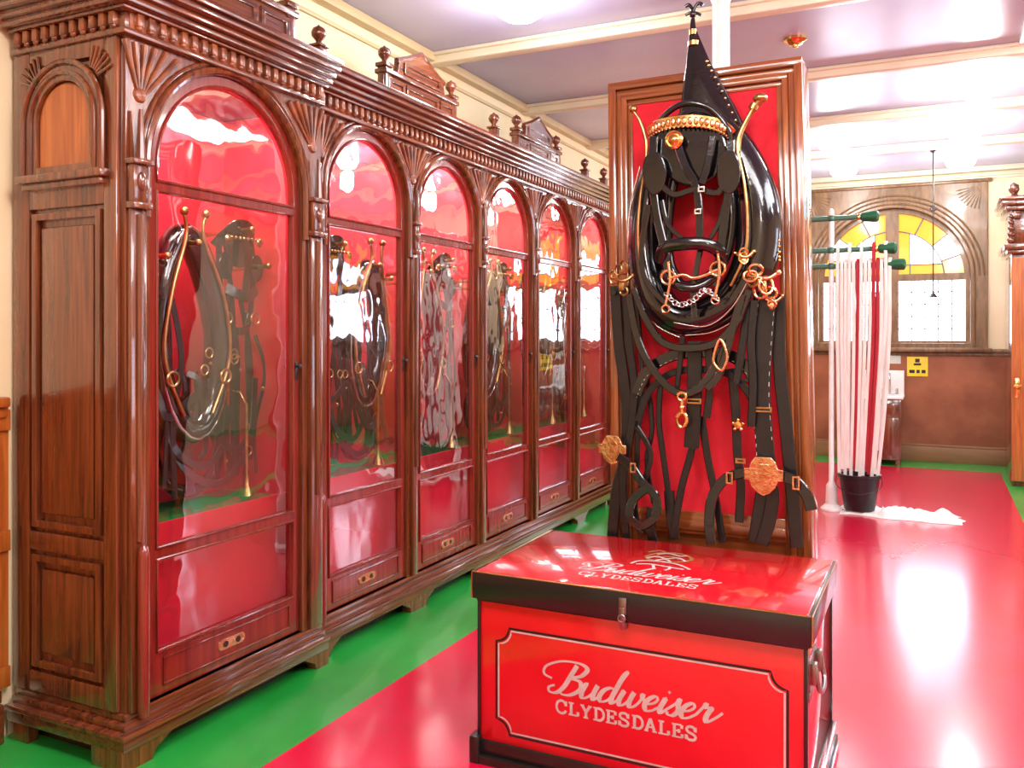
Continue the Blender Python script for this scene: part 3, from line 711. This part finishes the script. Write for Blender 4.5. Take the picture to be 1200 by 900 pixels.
def P(u,v,o=0.03):
    dx,dy,c=ray(u,v); s_=(YB+.045*.85-o)/(dy-.045*c); return V(dx*s_,dy*s_,H+c*s_)
def PL(l,o=None):
    return [P(*(q if len(q)==3 else (q[0],q[1],o if o is not None else .03))) for q in l]
NY=(0,-1,0)
hc=thing('horse_collar',(-.88,3.55,1.9),'black patent leather draft horse collar with tall peak and brass hames','horse collar')
pts=[(820,136),(852,160),(876,205),(888,255),(884,305),(862,346),(829,368),(797,372),(771,350),(758,305),(758,255),(769,203),(790,160)]
rad=[.055,.075,.092,.102,.100,.092,.086,.082,.080,.078,.074,.066,.052]
b=B(); b.tube(PL(pts,.07),.07,True,22,k=6,radii=rad,flat=.9); b.obj('collar_body',LEATH,hc)
b=B()
inner=[(822,160),(843,178),(853,212),(857,255),(851,296),(838,318),(820,332),(800,335),(789,320),(783,298),(783,255),(790,210),(802,178)]
b.tube(PL(inner,.13),.024,True,12,k=6); b.obj('inner_rim',LEATH,hc)
b=B(); b.tube(PL([(798,396),(766,378),(743,332),(736,285),(739,240),(750,195)],.10),.0035,k=6)
b.tube(PL([(803,393),(838,388),(872,364),(898,318)],.12),.0035,k=6); b.tube(PL([(790,378),(828,382),(858,360),(880,322)],.165),.003,k=6)
b.obj('rim_wire',STEEL,hc,label='thin silver rim')
cpts=[(834,190),(831,165),(828,140),(824,115),(820,92),(817,70),(814,50),(812,34),(812,22)]
b=B(); b.tube(PL(cpts,.08),.1,seg=20,flat=.36,n=NY,k=4,radii=[.160,.155,.130,.098,.070,.047,.028,.014,.009]); b.obj('collar_peak',LEATH,hc)
b=B()
b.tube(PL([(812,41),(812,35)],.08),.016); b.tube(PL([(813,54),(813,49)],.08),.025)
b.obj('peak_band',BRASS,hc)
b=B(); b.tube(PL([(812,26),(812,14),(808,6),(803,8)],.07),.008,k=4); b.tube(PL([(812,14),(818,4),(824,6)],.07),.008,k=4); b.ball(P(812,17,.07),.016)
b.tube(PL([(803,18),(812,14),(822,18)],.07),.006,k=4)
b.obj('peak_finial',LEATH,hc)
b=B(); b.tube(PL([(822,75),(840,108),(858,150),(880,198),(896,240),(904,275)],.085),.012,k=5); b.obj('peak_flap_edge',LEATH,hc)
for q in catmull(PL([(828,72),(846,107),(866,150),(887,198),(904,240),(912,275),(913,305)],.11),5):
    b=B(); b.ball(q,.0065,seg=8); b.obj('brass_stud',BRASS,hc)
b=B(); b.tube(PL([(891,117),(880,132),(867,158),(864,178)],.15),.010,k=5,radii=[.018,.010,.012,.014]); b.ball(P(891,115,.15),.026,(1.15,1,.75)); b.tube(PL([(885,122),(882,128)],.15),.019)
b.tube(PL([(864,178),(872,215),(876,262),(872,300),(856,335)],.19),.007,k=5)
b.obj('hame',ABRASS,hc,label='curved brass hame with ball end')
b=B(); b.tube(PL([(742,130),(750,142),(757,165),(757,190)],.12),.008,k=5); b.ball(P(742,128,.12),.018)
b.tube(PL([(757,190),(750,235),(748,285),(754,325)],.16),.006,k=5)
b.obj('hame',ABRASS,hc,label='curved brass hame with ball end')
def rings(cu,cv,s_,mats,o,n=4,seed=1):
    rn=random.Random(seed)
    for q in range(n):
        b=B(); c=P(cu+rn.uniform(-14,14)*s_,cv+rn.uniform(-18,18)*s_,o+rn.uniform(0,.02))
        b.ring(c,.024*s_,.0055*s_,(rn.uniform(-.5,.5),-1,rn.uniform(-.4,.4)),18,rn.choice((.8,1,1.3)))
        b.obj('brass_ring',mats,hc)
    b=B(); c=P(cu,cv,o); b.tube([c+V(-.05*s_,0,.01),c+V(-.02*s_,-.012,0),c+V(.02*s_,-.012,-.005),c+V(.05*s_,0,.015)],.008*s_,k=4)
    b.ball(c+V(-.05*s_,0,.012),.011*s_); b.ball(c+V(.053*s_,0,.017),.011*s_); b.box(c.x-.014*s_,c.x+.014*s_,c.y-.012,c.y,c.z-.05*s_,c.z-.012,.003)
    b.obj('brass_fitting',mats,hc)
rings(894,325,1.1,COPPER,.18,6,5); rings(729,328,.9,ABRASS,.12,4,7); rings(872,300,.7,BRASS,.20,2,9); rings(905,352,.7,COPPER,.17,2,12)
b=B(); b.tube(PL([(845,398),(852,418),(846,434),(836,424),(840,405)],.175),.007,True,k=4); b.obj('brass_ring',COPPER,hc)
# bridle
hb=thing('horse_bridle',(-.9,3.5,2.0),'black leather bridle with blinkers, brass browband and bit','bridle')
b=B()
b.tube(PL([(764,168,.15),(775,140,.17),(800,122,.19),(830,126,.19),(852,150,.17),(856,170,.15)]),.013,k=6)
b.obj('crown_roll',LEATH,hb)
for l,w in (([(766,160),(764,205),(769,250),(778,290),(785,325)],.034),([(856,165),(855,210),(849,255),(843,300),(838,335)],.034),
            ([(792,165),(803,195),(814,215),(819,245),(820,285)],.032),([(835,160),(830,190),(822,215)],.030),
            ([(772,215),(790,228),(815,222),(840,226),(850,212)],.026),([(760,240),(752,290),(758,330),(785,360)],.024),([(822,285),(815,320),(812,345),(814,372)],.024),
            ([(775,235),(782,262),(800,280),(815,285)],.020),([(848,240),(842,262),(832,280)],.020)):
    b=B(); b.ribbon(PL(l,.21),w,.009); b.obj('headstall_strap',LEATH,hb)
b=B(); b.ribbon(PL([(760,155,.15),(772,147,.18),(795,142,.20),(822,142,.20),(845,148,.18),(857,158,.15)]),.050,.008); b.obj('browband',BRASS,hb,label='scalloped brass browband')
b=B()
for q in catmull(PL([(761,155,.155),(772,147,.187),(795,142,.207),(822,142,.207),(845,148,.187),(856,158,.155)]),4)[::1]: b.ball(q,.010,(1,.5,1.7),8)
for q in catmull(PL([(761,162,.155),(772,154,.187),(795,149,.207),(822,149,.207),(845,155,.187),(856,165,.155)]),5): b.ball(q,.006,seg=6)
b.obj('browband_scallop',COPPER,hb)
b=B(); c=P(790,164,.22); b.lathe([(.036,0),(.038,.006),(.030,.014),(.025,.010),(.016,.020),(0,.024)],c,24,'Y'); b.obj('rosette',BRASS,hb)
def poly_y(l,o,t,bev,name,m,par):
    pp=catmull([V(P(u,v,o).x,P(u,v,o).z,0) for u,v in l],5,True)
    b=B(); b.plate([(q.x,q.y) for q in pp],[],t,MFACE_Y(P(l[0][0],l[0][1],o).y),bev); return b.obj(name,m,par)
poly_y(((772,160),(795,150),(825,150),(846,160),(850,185),(836,207),(812,216),(788,208),(772,186)),.16,.02,.008,'face_drop',LEATH,hb)
poly_y(((758,186),(767,180),(776,186),(780,203),(776,220),(766,228),(758,218),(755,202)),.21,.014,.006,'blinker',LEATH,hb)
poly_y(((846,182),(856,178),(864,186),(866,204),(861,222),(852,226),(844,216),(842,198)),.21,.014,.006,'blinker',LEATH,hb)
b=B(); b.tube(PL([(774,307,.20),(778,291,.23),(800,286,.25),(825,286,.25),(842,294,.23),(847,310,.20)]),.026,k=6,flat=.7,n=NY)
b.obj('noseband',LEATH,hb)
b=B(); b.tube(PL([(776,320,.20),(795,335,.23),(820,336,.23),(845,318,.20)]),.018,k=6); b.obj('jaw_strap',LEATH,hb)
b=B(); b.tube(PL([(783,327),(800,322),(815,326),(842,316)],.25),.008,k=5)
for u_,v_ in ((783,325),(841,315)): b.ring(P(u_,v_,.25),.028,.006); b.tube(PL([(u_,v_-18),(u_+2,v_+5),(u_-3,v_+32)],.26),.006,k=5); b.ring(P(u_-3,v_+37,.26),.015,.004)
b.obj('bit',COPPER,hb,label='copper-coloured curb bit')
cp=catmull(PL([(781,345),(795,357),(812,352),(826,340),(840,350)],.26),4)
b=B()
for i,q in enumerate(cp): b.ring(q,.010,.003,(0,-1,0) if i%2 else (.5,-.5,.6),10)
b.obj('curb_chain',STEEL,hb)
for q in (P(822,222,.225),P(818,248,.225),P(776,290,.225)):
    b=B(); b.plate(rect(q.x-.013,q.x+.013,q.z-.010,q.z+.010),[rect(q.x-.009,q.x+.009,q.z-.006,q.z+.006)],.005,MFACE_Y(q.y),.001); b.obj('strap_buckle',STEEL,hb)

hs=thing('harness_straps',(-.88,3.5,1.1),'black leather harness straps with copper shields and clips','harness straps')
def strap(l,w,o=.07,t=.009,m=None):
    b=B(); b.ribbon(PL(l,o),w*.88,t); return b.obj('strap',m or LEATH2,hs)
strap([(899,340),(895,400),(892,460),(896,520),(898,560),(887,636)],.080,.11)
strap([(913,345),(913,420),(921,500),(928,570),(934,642)],.058,.08)
strap([(884,352),(880,400),(882,450),(880,500)],.034,.14)
strap([(721,335),(725,400),(734,470),(733,530),(722,580),(717,638)],.056,.06)
strap([(733,335),(737,400),(743,450),(740,500),(730,560),(734,635)],.040,.075)
strap([(744,345),(750,400),(752,450),(748,500),(746,560)],.026,.06)
strap([(737,345),(748,400),(770,440),(797,461),(822,452),(843,420),(862,380),(878,340)],.036,.15,m=LEATH)
strap([(742,338),(760,380),(785,405),(815,408)],.030,.14,m=LEATH)
strap([(752,365),(775,400),(808,408),(842,400),(868,370)],.036,.16,m=LEATH)
strap([(870,345),(858,385),(852,410),(842,440),(828,455)],.036,.16,m=LEATH)
strap([(878,350),(872,390),(866,430),(862,450)],.036,.12)
strap([(746,462),(758,436),(785,418),(820,412),(858,418),(882,440),(893,470)],.054,.10,m=LEATH)
strap([(748,494),(760,460),(786,438),(820,433),(855,439),(878,462),(890,494)],.034,.09)
strap([(814,400),(814,440),(813,480),(810,525)],.070,.11)
strap([(829,400),(832,450),(828,490)],.034,.12)
strap([(800,395),(797,425),(793,455)],.026,.12)
strap([(819,488),(810,530),(799,570),(790,620)],.034,.08)
strap([(822,488),(829,535),(838,580),(847,636)],.034,.08)
strap([(857,432),(862,480),(864,530),(868,570),(866,612)],.040,.07)
strap([(775,440),(772,490),(778,540),(787,605)],.028,.07)
strap([(784,575),(786,600),(791,632)],.050,.07)
strap([(764,595),(762,620),(766,636)],.050,.07)
strap([(880,552),(852,560),(835,582),(831,612),(834,638)],.046,.14,m=LEATH)
strap([(908,556),(930,563),(945,580),(951,598)],.050,.14,m=LEATH)
strap([(724,535),(738,545),(752,565),(768,582),(768,604),(752,616),(738,606),(742,586),(758,572)],.042,.13,m=LEATH)
strap([(892,638),(901,610),(905,580),(898,556)],.060,.12)
strap([(758,440),(764,500),(758,540),(766,590)],.024,.06)
strap([(746,500),(762,530),(756,560),(744,590),(750,625)],.026,.09)
b=B()
for l,o in (([(746,466),(758,441),(785,423),(820,417),(858,423),(880,444)],.107),([(889,350),(884,400),(881,460),(886,520),(888,560)],.118),([(908,350),(904,400),(901,460),(905,520)],.118)):
    pts=catmull(PL(l,o),10)
    for i in range(0,len(pts)-1,2): b.tube([pts[i],pts[i].lerp(pts[i+1],.8)],.0008,seg=5)
b.obj('stitching',ROPE,hs,kind='stuff')
def shield(u_,v_,s_,o=.165):
    c=P(u_,v_,o); b=B()
    poly=[(-.075,.02),(-.055,.022),(-.045,.05),(-.03,.068),(.03,.068),(.045,.05),(.055,.022),(.075,.02),(.075,-.02),(.055,-.022),(.045,-.05),(.022,-.072),(0,-.082),(-.022,-.072),(-.045,-.05),(-.055,-.022),(-.075,-.02)]
    b.plate([(c.x+a*s_,c.z+q*s_) for a,q in poly],[],.010,MFACE_Y(c.y),.004)
    inn=[(a*.62,q*.62) for a,q in poly if abs(a)<.06]
    b.plate([(c.x+a*s_,c.z+q*s_) for a,q in inn],[],.005,MFACE_Y(c.y-.010),.002)
    b.plate([(c.x+(.024 if k%2==0 else .011)*s_*math.cos(k*math.pi/5+math.pi/2),c.z+(.024 if k%2==0 else .011)*s_*math.sin(k*math.pi/5+math.pi/2)) for k in range(10)],[],.005,MFACE_Y(c.y-.015),.001)
    b.obj('shield_badge',COPPER,hs,label='copper shield badge')
shield(895,556,.95,.155); shield(718,526,.78,.12)
for u_,v_ in ((865,498),(764,372)):
    b=B(); c=P(u_,v_,.10)
    b.lathe([(.018,0),(.014,.008),(0,.010)],c,14,'Y')
    for k in range(5):
        t=k*2*math.pi/5+.3; b.ball(c+V(.02*math.cos(t),-.003,.02*math.sin(t)),.008,seg=8)
    b.obj('brass_ornament',BRASS,hs)
b=B(); c=P(799,492,.16); b.ring(c,.020,.007,NY,18,1.5); b.tube([c+V(0,0,.03),c+V(0,0,.08)],.009); b.ring(c+V(0,0,.095),.017,.006); b.ball(c+V(0,0,.05),.013)
b.obj('snap_clip',BRASS,hs,label='brass snap clip')
for u_,v_,w,h in ((933,566,.026,.05),(855,560,.026,.045),(742,548,.024,.04),(893,480,.075,.018),(813,470,.062,.020),(868,540,.038,.018)):
    b=B(); c=P(u_,v_,.125 if v_<545 else .155)
    b.plate(rect(c.x-w/2,c.x+w/2,c.z-h/2,c.z+h/2),[rect(c.x-w/2+.005,c.x+w/2-.005,c.z-h/2+.005,c.z+h/2-.005)],.006,MFACE_Y(c.y),.001)
    b.obj('buckle',COPPER if v_>545 else ABRASS,hs)
for u_,v_ in ((813,130),(727,345),(895,345),(815,405),(760,440),(880,445)):
    b=B(); c=P(u_,v_,0); b.cyl(V(c.x,YB+.10,c.z),V(c.x,c.y-.09,c.z+.005),.010); b.obj('mounting_peg',BLACKP,bd)

# ---------------------------------------------------------------- column, ceiling fittings
qx,qy=-1.08,4.9
b=B(); b.lathe([(.075,0),(.075,.05),(.05,.08),(.048,3.40),(.07,3.45),(.08,3.52)],(qx,qy,0),28)
b.obj('support_column',WHITEP,None,origin=(qx,qy,0),label='slim white round iron column from floor to ceiling',category='column')
def ceil_light(x,y,E,R=.15):
    e=thing('ceiling_light',(x,y,ZC),'round flush ceiling light with glowing opal bowl','ceiling light','flush ceiling lights')
    b=B(); b.lathe([(R*.7,0),(R*.7,-.02),(R*.6,-.03),(R*.6,0)],(x,y,ZC),32); b.obj('rim',WHITEP,e)
    b=B(); b.lathe([(R*.6,-.022),(R*.92,-.05),(R,-.085),(R*.9,-.125),(R*.6,-.155),(0,-.17)],(x,y,ZC),32); b.obj('bowl',LAMPG,e)
    l=bpy.data.lights.new('lamp','POINT'); l.energy=E; l.shadow_soft_size=.12; l.color=(1,.95,.92)
    lo=bpy.data.objects.new('lamp',l); lo.location=(0,0,-.32); sc.collection.objects.link(lo); lo.parent=e
for x,y,E in ((-2.15,4.53,28),(.3,7.6,38),(.25,9.17,28),(-.9,9.17,28),(.25,10.72,22),(-.95,10.72,22),(.4,4.53,45),(.4,1.42,45),(-1.2,1.42,38),(2.6,6.08,40),(2.6,2.97,45),(.4,-.9,35)):
    ceil_light(x,y,E)
tf=thing('ceiling_light',(.85,6.08,ZC),'rectangular flush fluorescent ceiling light with white diffuser','ceiling light')
b=B(); b.box(.50,1.20,5.50,6.66,ZC-.05,ZC,.01); b.obj('rim',WHITEP,tf)
b=B(); b.box(.54,1.16,5.54,6.62,ZC-.07,ZC-.045,.008); b.obj('diffuser',LAMPG,tf)
b=B(); b.lathe([(.075,0),(.075,-.015),(.055,-.025),(.045,-.04),(.02,-.045),(.018,-.06),(0,-.062)],(-.84,6.05,ZC),24)
b.obj('ceiling_rosette',BRASS,None,origin=(-.84,6.05,ZC),label='small brass sprinkler fitting under the painted ceiling',category='ceiling fitting')

# ---------------------------------------------------------------- hanging rack, leads, bucket, towel
RX,RY=-.82,8.1
rk=thing('rope_rack',(RX,RY,0),'white pole rack with three dark green arms','rack')
b=B(); b.lathe([(.09,0),(.09,.02),(.05,.06),(.045,.22),(.03,.24),(.022,.26),(.022,2.62),(.018,2.64),(0,2.65)],(RX,RY,0),24); b.obj('pole',WHITEP,rk)
for z,x1 in ((2.56,-.50),(2.28,-.36),(2.14,-.29)):
    b=B(); b.cyl((RX-.32,RY,z),(x1,RY,z),.024); b.ball((RX,RY,z),.036); a_=b.obj('arm',ARMM,rk)
    b=B(); b.lathe([(.027,-.13),(.030,-.125),(.030,-.11),(.027,-.105)],(x1+.02,RY,z),18,'X'); b.obj('collar_ring',BRASS,a_)
    b=B(); b.lathe([(.024,-.10),(.040,-.09),(.044,-.04),(.050,0),(.050,.03),(.035,.045),(0,.05)],(x1+.02,RY,z),18,'X'); b.obj('end_cap',GREENT,a_,label='dark green rubber cap')
for i in range(14):
    x=-.765+i*.032; z=2.14 if i%3 else 2.28
    red=i in (5,9,10)
    gx=-.60+(x+.56)*.74
    pts=[V(gx,RY+.05,z-1.6 if z<2.2 else z-1.75),V(x*.6+gx*.4+random.uniform(-.006,.006),RY+.05,z-.9),V(x,RY+.037,z-.02),V(x,RY,z+.029),V(x,RY-.037,z-.02),V(x+random.uniform(-.006,.006),RY-.04,z-.6),V((x+gx)/2+random.uniform(-.008,.008),RY-.045,z-1.25),V(gx,RY-.04,.33+random.uniform(-.03,.06))]
    b=B(); b.ribbon(pts,.027,.005,n=(0,-1,.05),k=6)
    b.obj('lead_strap',ROPER if red else ROPE,None,origin=(x,RY,z),label='maroon webbing lead hanging from the rack arm' if red else 'cream cotton webbing lead hanging from the rack arm',category='lead strap',group='webbing leads on the rack')
bk=thing('bucket',(-.59,8.08,.03),'black plastic bucket standing on a white towel','bucket')
b=B(); b.lathe([(0,0),(.12,0),(.125,.01),(.165,.28),(.178,.285),(.178,.31),(.160,.31),(.118,.02),(0,.02)],(-.59,8.08,.031),32); b.obj('body',BUCKET,bk)
b=B(); b.tube([V(-.59-.18,8.08,.32),V(-.59-.17,7.96,.24),V(-.59,7.88,.19),V(-.59+.17,7.96,.24),V(-.59+.18,8.08,.32)],.004,k=6); b.obj('handle',BUCKET,bk)
bm=bmesh.new(); nx,ny=70,34; vs={}
for i in range(nx+1):
    for j in range(ny+1):
        s_=i/nx; t=j/ny
        wob=.08*mathutils.noise.noise(V(s_*4,t*.7,3)); wid=.22*(.8+.5*mathutils.noise.noise(V(s_*3,9,0)))
        x=-.74+s_*.94+.06*mathutils.noise.noise(V(2,t*3,1)); y=8.10+(t-.5)*2*wid+wob-.03*s_
        f=min(1,8*min(s_,1-s_,t,1-t))
        z=.006+f*(.016+.09*abs(mathutils.noise.noise(V(s_*8,t*4,5))))
        if (x+.59)**2+(y-8.08)**2<.034: z=min(z,.028)
        vs[i,j]=bm.verts.new((x,y,z))
for i in range(nx):
    for j in range(ny): bm.faces.new((vs[i,j],vs[i+1,j],vs[i+1,j+1],vs[i,j+1]))
b=B(); b.bm.free(); b.bm=bm
b.obj('towel',TOWEL,None,origin=(-.35,8.15,.005),label='crumpled white towel spread on the red floor',category='towel')

ws=thing('wash_stand',(-.56,11.4,0),'small dark wooden wash stand with white basin top','sink cabinet')
b=B(); b.box(-.78,-.36,11.16,11.64,.06,.78,.006)
for x in (-.76,-.56): b.box(x,x+.18,11.145,11.16,.12,.56,.006); b.box(x,x+.18,11.145,11.16,.60,.73,.004)
for x in (-.76,-.42): b.box(x,x+.05,11.14,11.18,0,.06,.003)
b.obj('body',WOOD,ws)
b=B(); b.plate(rect(-.80,-.34,11.12,11.64),[[(-.57+.15*math.cos(t),11.38+.13*math.sin(t)) for t in [x*math.pi/12 for x in range(24)]]],.03,MTOP(.78),.005)
b.box(-.80,-.34,11.62,11.65,.81,1.10,.006); b.lathe([(.0,-.10),(.1,-.09),(.15,0)],(-.57,11.38,.79),24); b.obj('basin',WHITEP,ws)
b=B(); b.tube([V(-.50,11.58,.82),V(-.50,11.58,1.02),V(-.50,11.52,1.06),V(-.50,11.46,1.0)],.012,k=5); b.cyl((-.58,11.58,.82),(-.58,11.58,.88),.015); b.cyl((-.42,11.58,.82),(-.42,11.58,.88),.015); b.obj('faucet',STEEL,ws)
sg=thing('wall_notice',(-.20,11.67,1.15),'yellow square card notice with black marks on brown wall','sign')
b=B(); b.box(-.31,-.08,11.674,11.686,1.03,1.27,.002); b.obj('card',YELL,sg)
for x0_,x1_,z0_,z1_ in ((-.22,-.17,1.20,1.245),(-.235,-.155,1.165,1.19),(-.285,-.225,1.07,1.11),(-.205,-.17,1.07,1.11),(-.15,-.105,1.07,1.11)):
    b=B(); b.box(x0_,x1_,11.672,11.675,z0_,z1_); b.obj('printed_mark',BLACKP,sg,smooth=False)
b=B(); b.box(-.52,-.38,11.674,11.687,1.18,1.28,.002)
b.obj('paper_sheet',PALE,None,origin=(-.45,11.68,1.23),label='pale green paper sheet pinned above the basin',category='paper')

b=B(); px,py=-.02,10.4
b.lathe([(.03,0),(.03,-.015),(.008,-.03)],(px,py,ZC),14); b.cyl((px,py,ZC-.02),(px,py,1.98),.007); b.ring((px,py,2.9),.03,.006)
b.lathe([(.008,.06),(.015,.03),(.045,0),(.05,-.01),(.0,-.008)],(px,py,1.95),18)
b.obj('pendant_rod',BLACKP,None,origin=(px,py,ZC),label='thin dark pendant rod hanging before the arched window',category='pendant')

rc=thing('corner_cupboard',(1.2,10.6,0),'tall oak cupboard with dark carved cornice','cupboard')
b=B(); b.box(.70,1.75,10.19,11.1,.0,2.36,.006); b.obj('body',WOOD,rc)
b=B(); b.plate(rect(.70,1.60,.06,2.32),[rect(.80,1.50,1.25,2.2),rect(.80,1.50,.2,1.12)],.035,MFACE_Y(10.19),.004); b.box(.80,1.50,10.175,10.19,.2,2.2,.003); d_=b.obj('door',ORANGEW,rc)
b=B(); b.lathe([(.014,0),(.014,.03),(.03,.04),(.034,.055),(.02,.07),(0,.072)],(.745,10.155,1.02),16,'Y'); b.box(.725,.765,10.148,10.155,.90,1.10,.003); b.obj('knob',BRASS,d_)
b=B()
for z0_,z1_,p in ((2.36,2.40,.04),(2.40,2.46,.07),(2.46,2.80,.0),(2.80,2.85,.05),(2.85,2.90,.09),(2.90,2.94,.11)):
    b.box(.70-p,1.75+p,10.19-p,11.1,z0_,z1_,.006)
for k in range(5): b.ball((.69,10.16,2.5+k*.06),.04-.004*k,seg=10)
for k in range(10): b.box(.72+k*.1,.77+k*.1,10.14,10.19,2.72,2.79,.004)
b.lathe([(.05,0),(.03,.03),(.05,.07),(.045,.12),(0,.15)],(.72,10.2,2.94),16)
b.obj('cornice',WOOD,rc)

# ---------------------------------------------------------------- lights
def area(name,loc,rot,sx,sy,E,col):
    l=bpy.data.lights.new(name,'AREA'); l.shape='RECTANGLE'; l.size=sx; l.size_y=sy; l.energy=E; l.color=col
    o=bpy.data.objects.new(name,l); o.location=loc; o.rotation_euler=rot; sc.collection.objects.link(o); return o
def interior(cab,y0,y1,xf,E):
    l=bpy.data.lights.new('case_fill','AREA'); l.shape='RECTANGLE'; l.size=.05; l.size_y=(y1-y0-.15); l.energy=E; l.color=(1,.93,.88)  # added fill strip that brightens the red interior, not a cabinet fitting
    o=bpy.data.objects.new('case_fill',l); w=worldloc(cab)
    o.location=V(xf-.10,(y0+y1)/2,2.592)-w; o.rotation_euler=(0,math.radians(20),0); sc.collection.objects.link(o); o.parent=cab
interior(cab1,2.2,3.3,-2.61,14); interior(cab2,3.3,7.56,-2.66,52)
area('overhead_fill',(-.3,1.4,3.40),(0,0,0),2.5,1.0,78,(1,.96,.94))  # unseen fill panels added below the ceiling to brighten the room
area('overhead_fill',(1.6,3.0,3.40),(0,math.radians(25),0),1.0,2.6,85,(.93,.96,1))
w=bpy.data.worlds.new('World'); sc.world=w; w.use_nodes=True
w.node_tree.nodes['Background'].inputs[0].default_value=(.75,.85,1,1); w.node_tree.nodes['Background'].inputs[1].default_value=.6

# ---------------------------------------------------------------- camera
cd=bpy.data.cameras.new('Camera'); cd.sensor_width=36; cd.lens=FP/1200*36; cd.shift_y=-59/1200; cd.clip_start=.05
co=bpy.data.objects.new('Camera',cd); co.location=(0,0,H); co.rotation_euler=(math.pi/2,0,math.atan2(CX,CY)); sc.collection.objects.link(co)
sc.camera=co
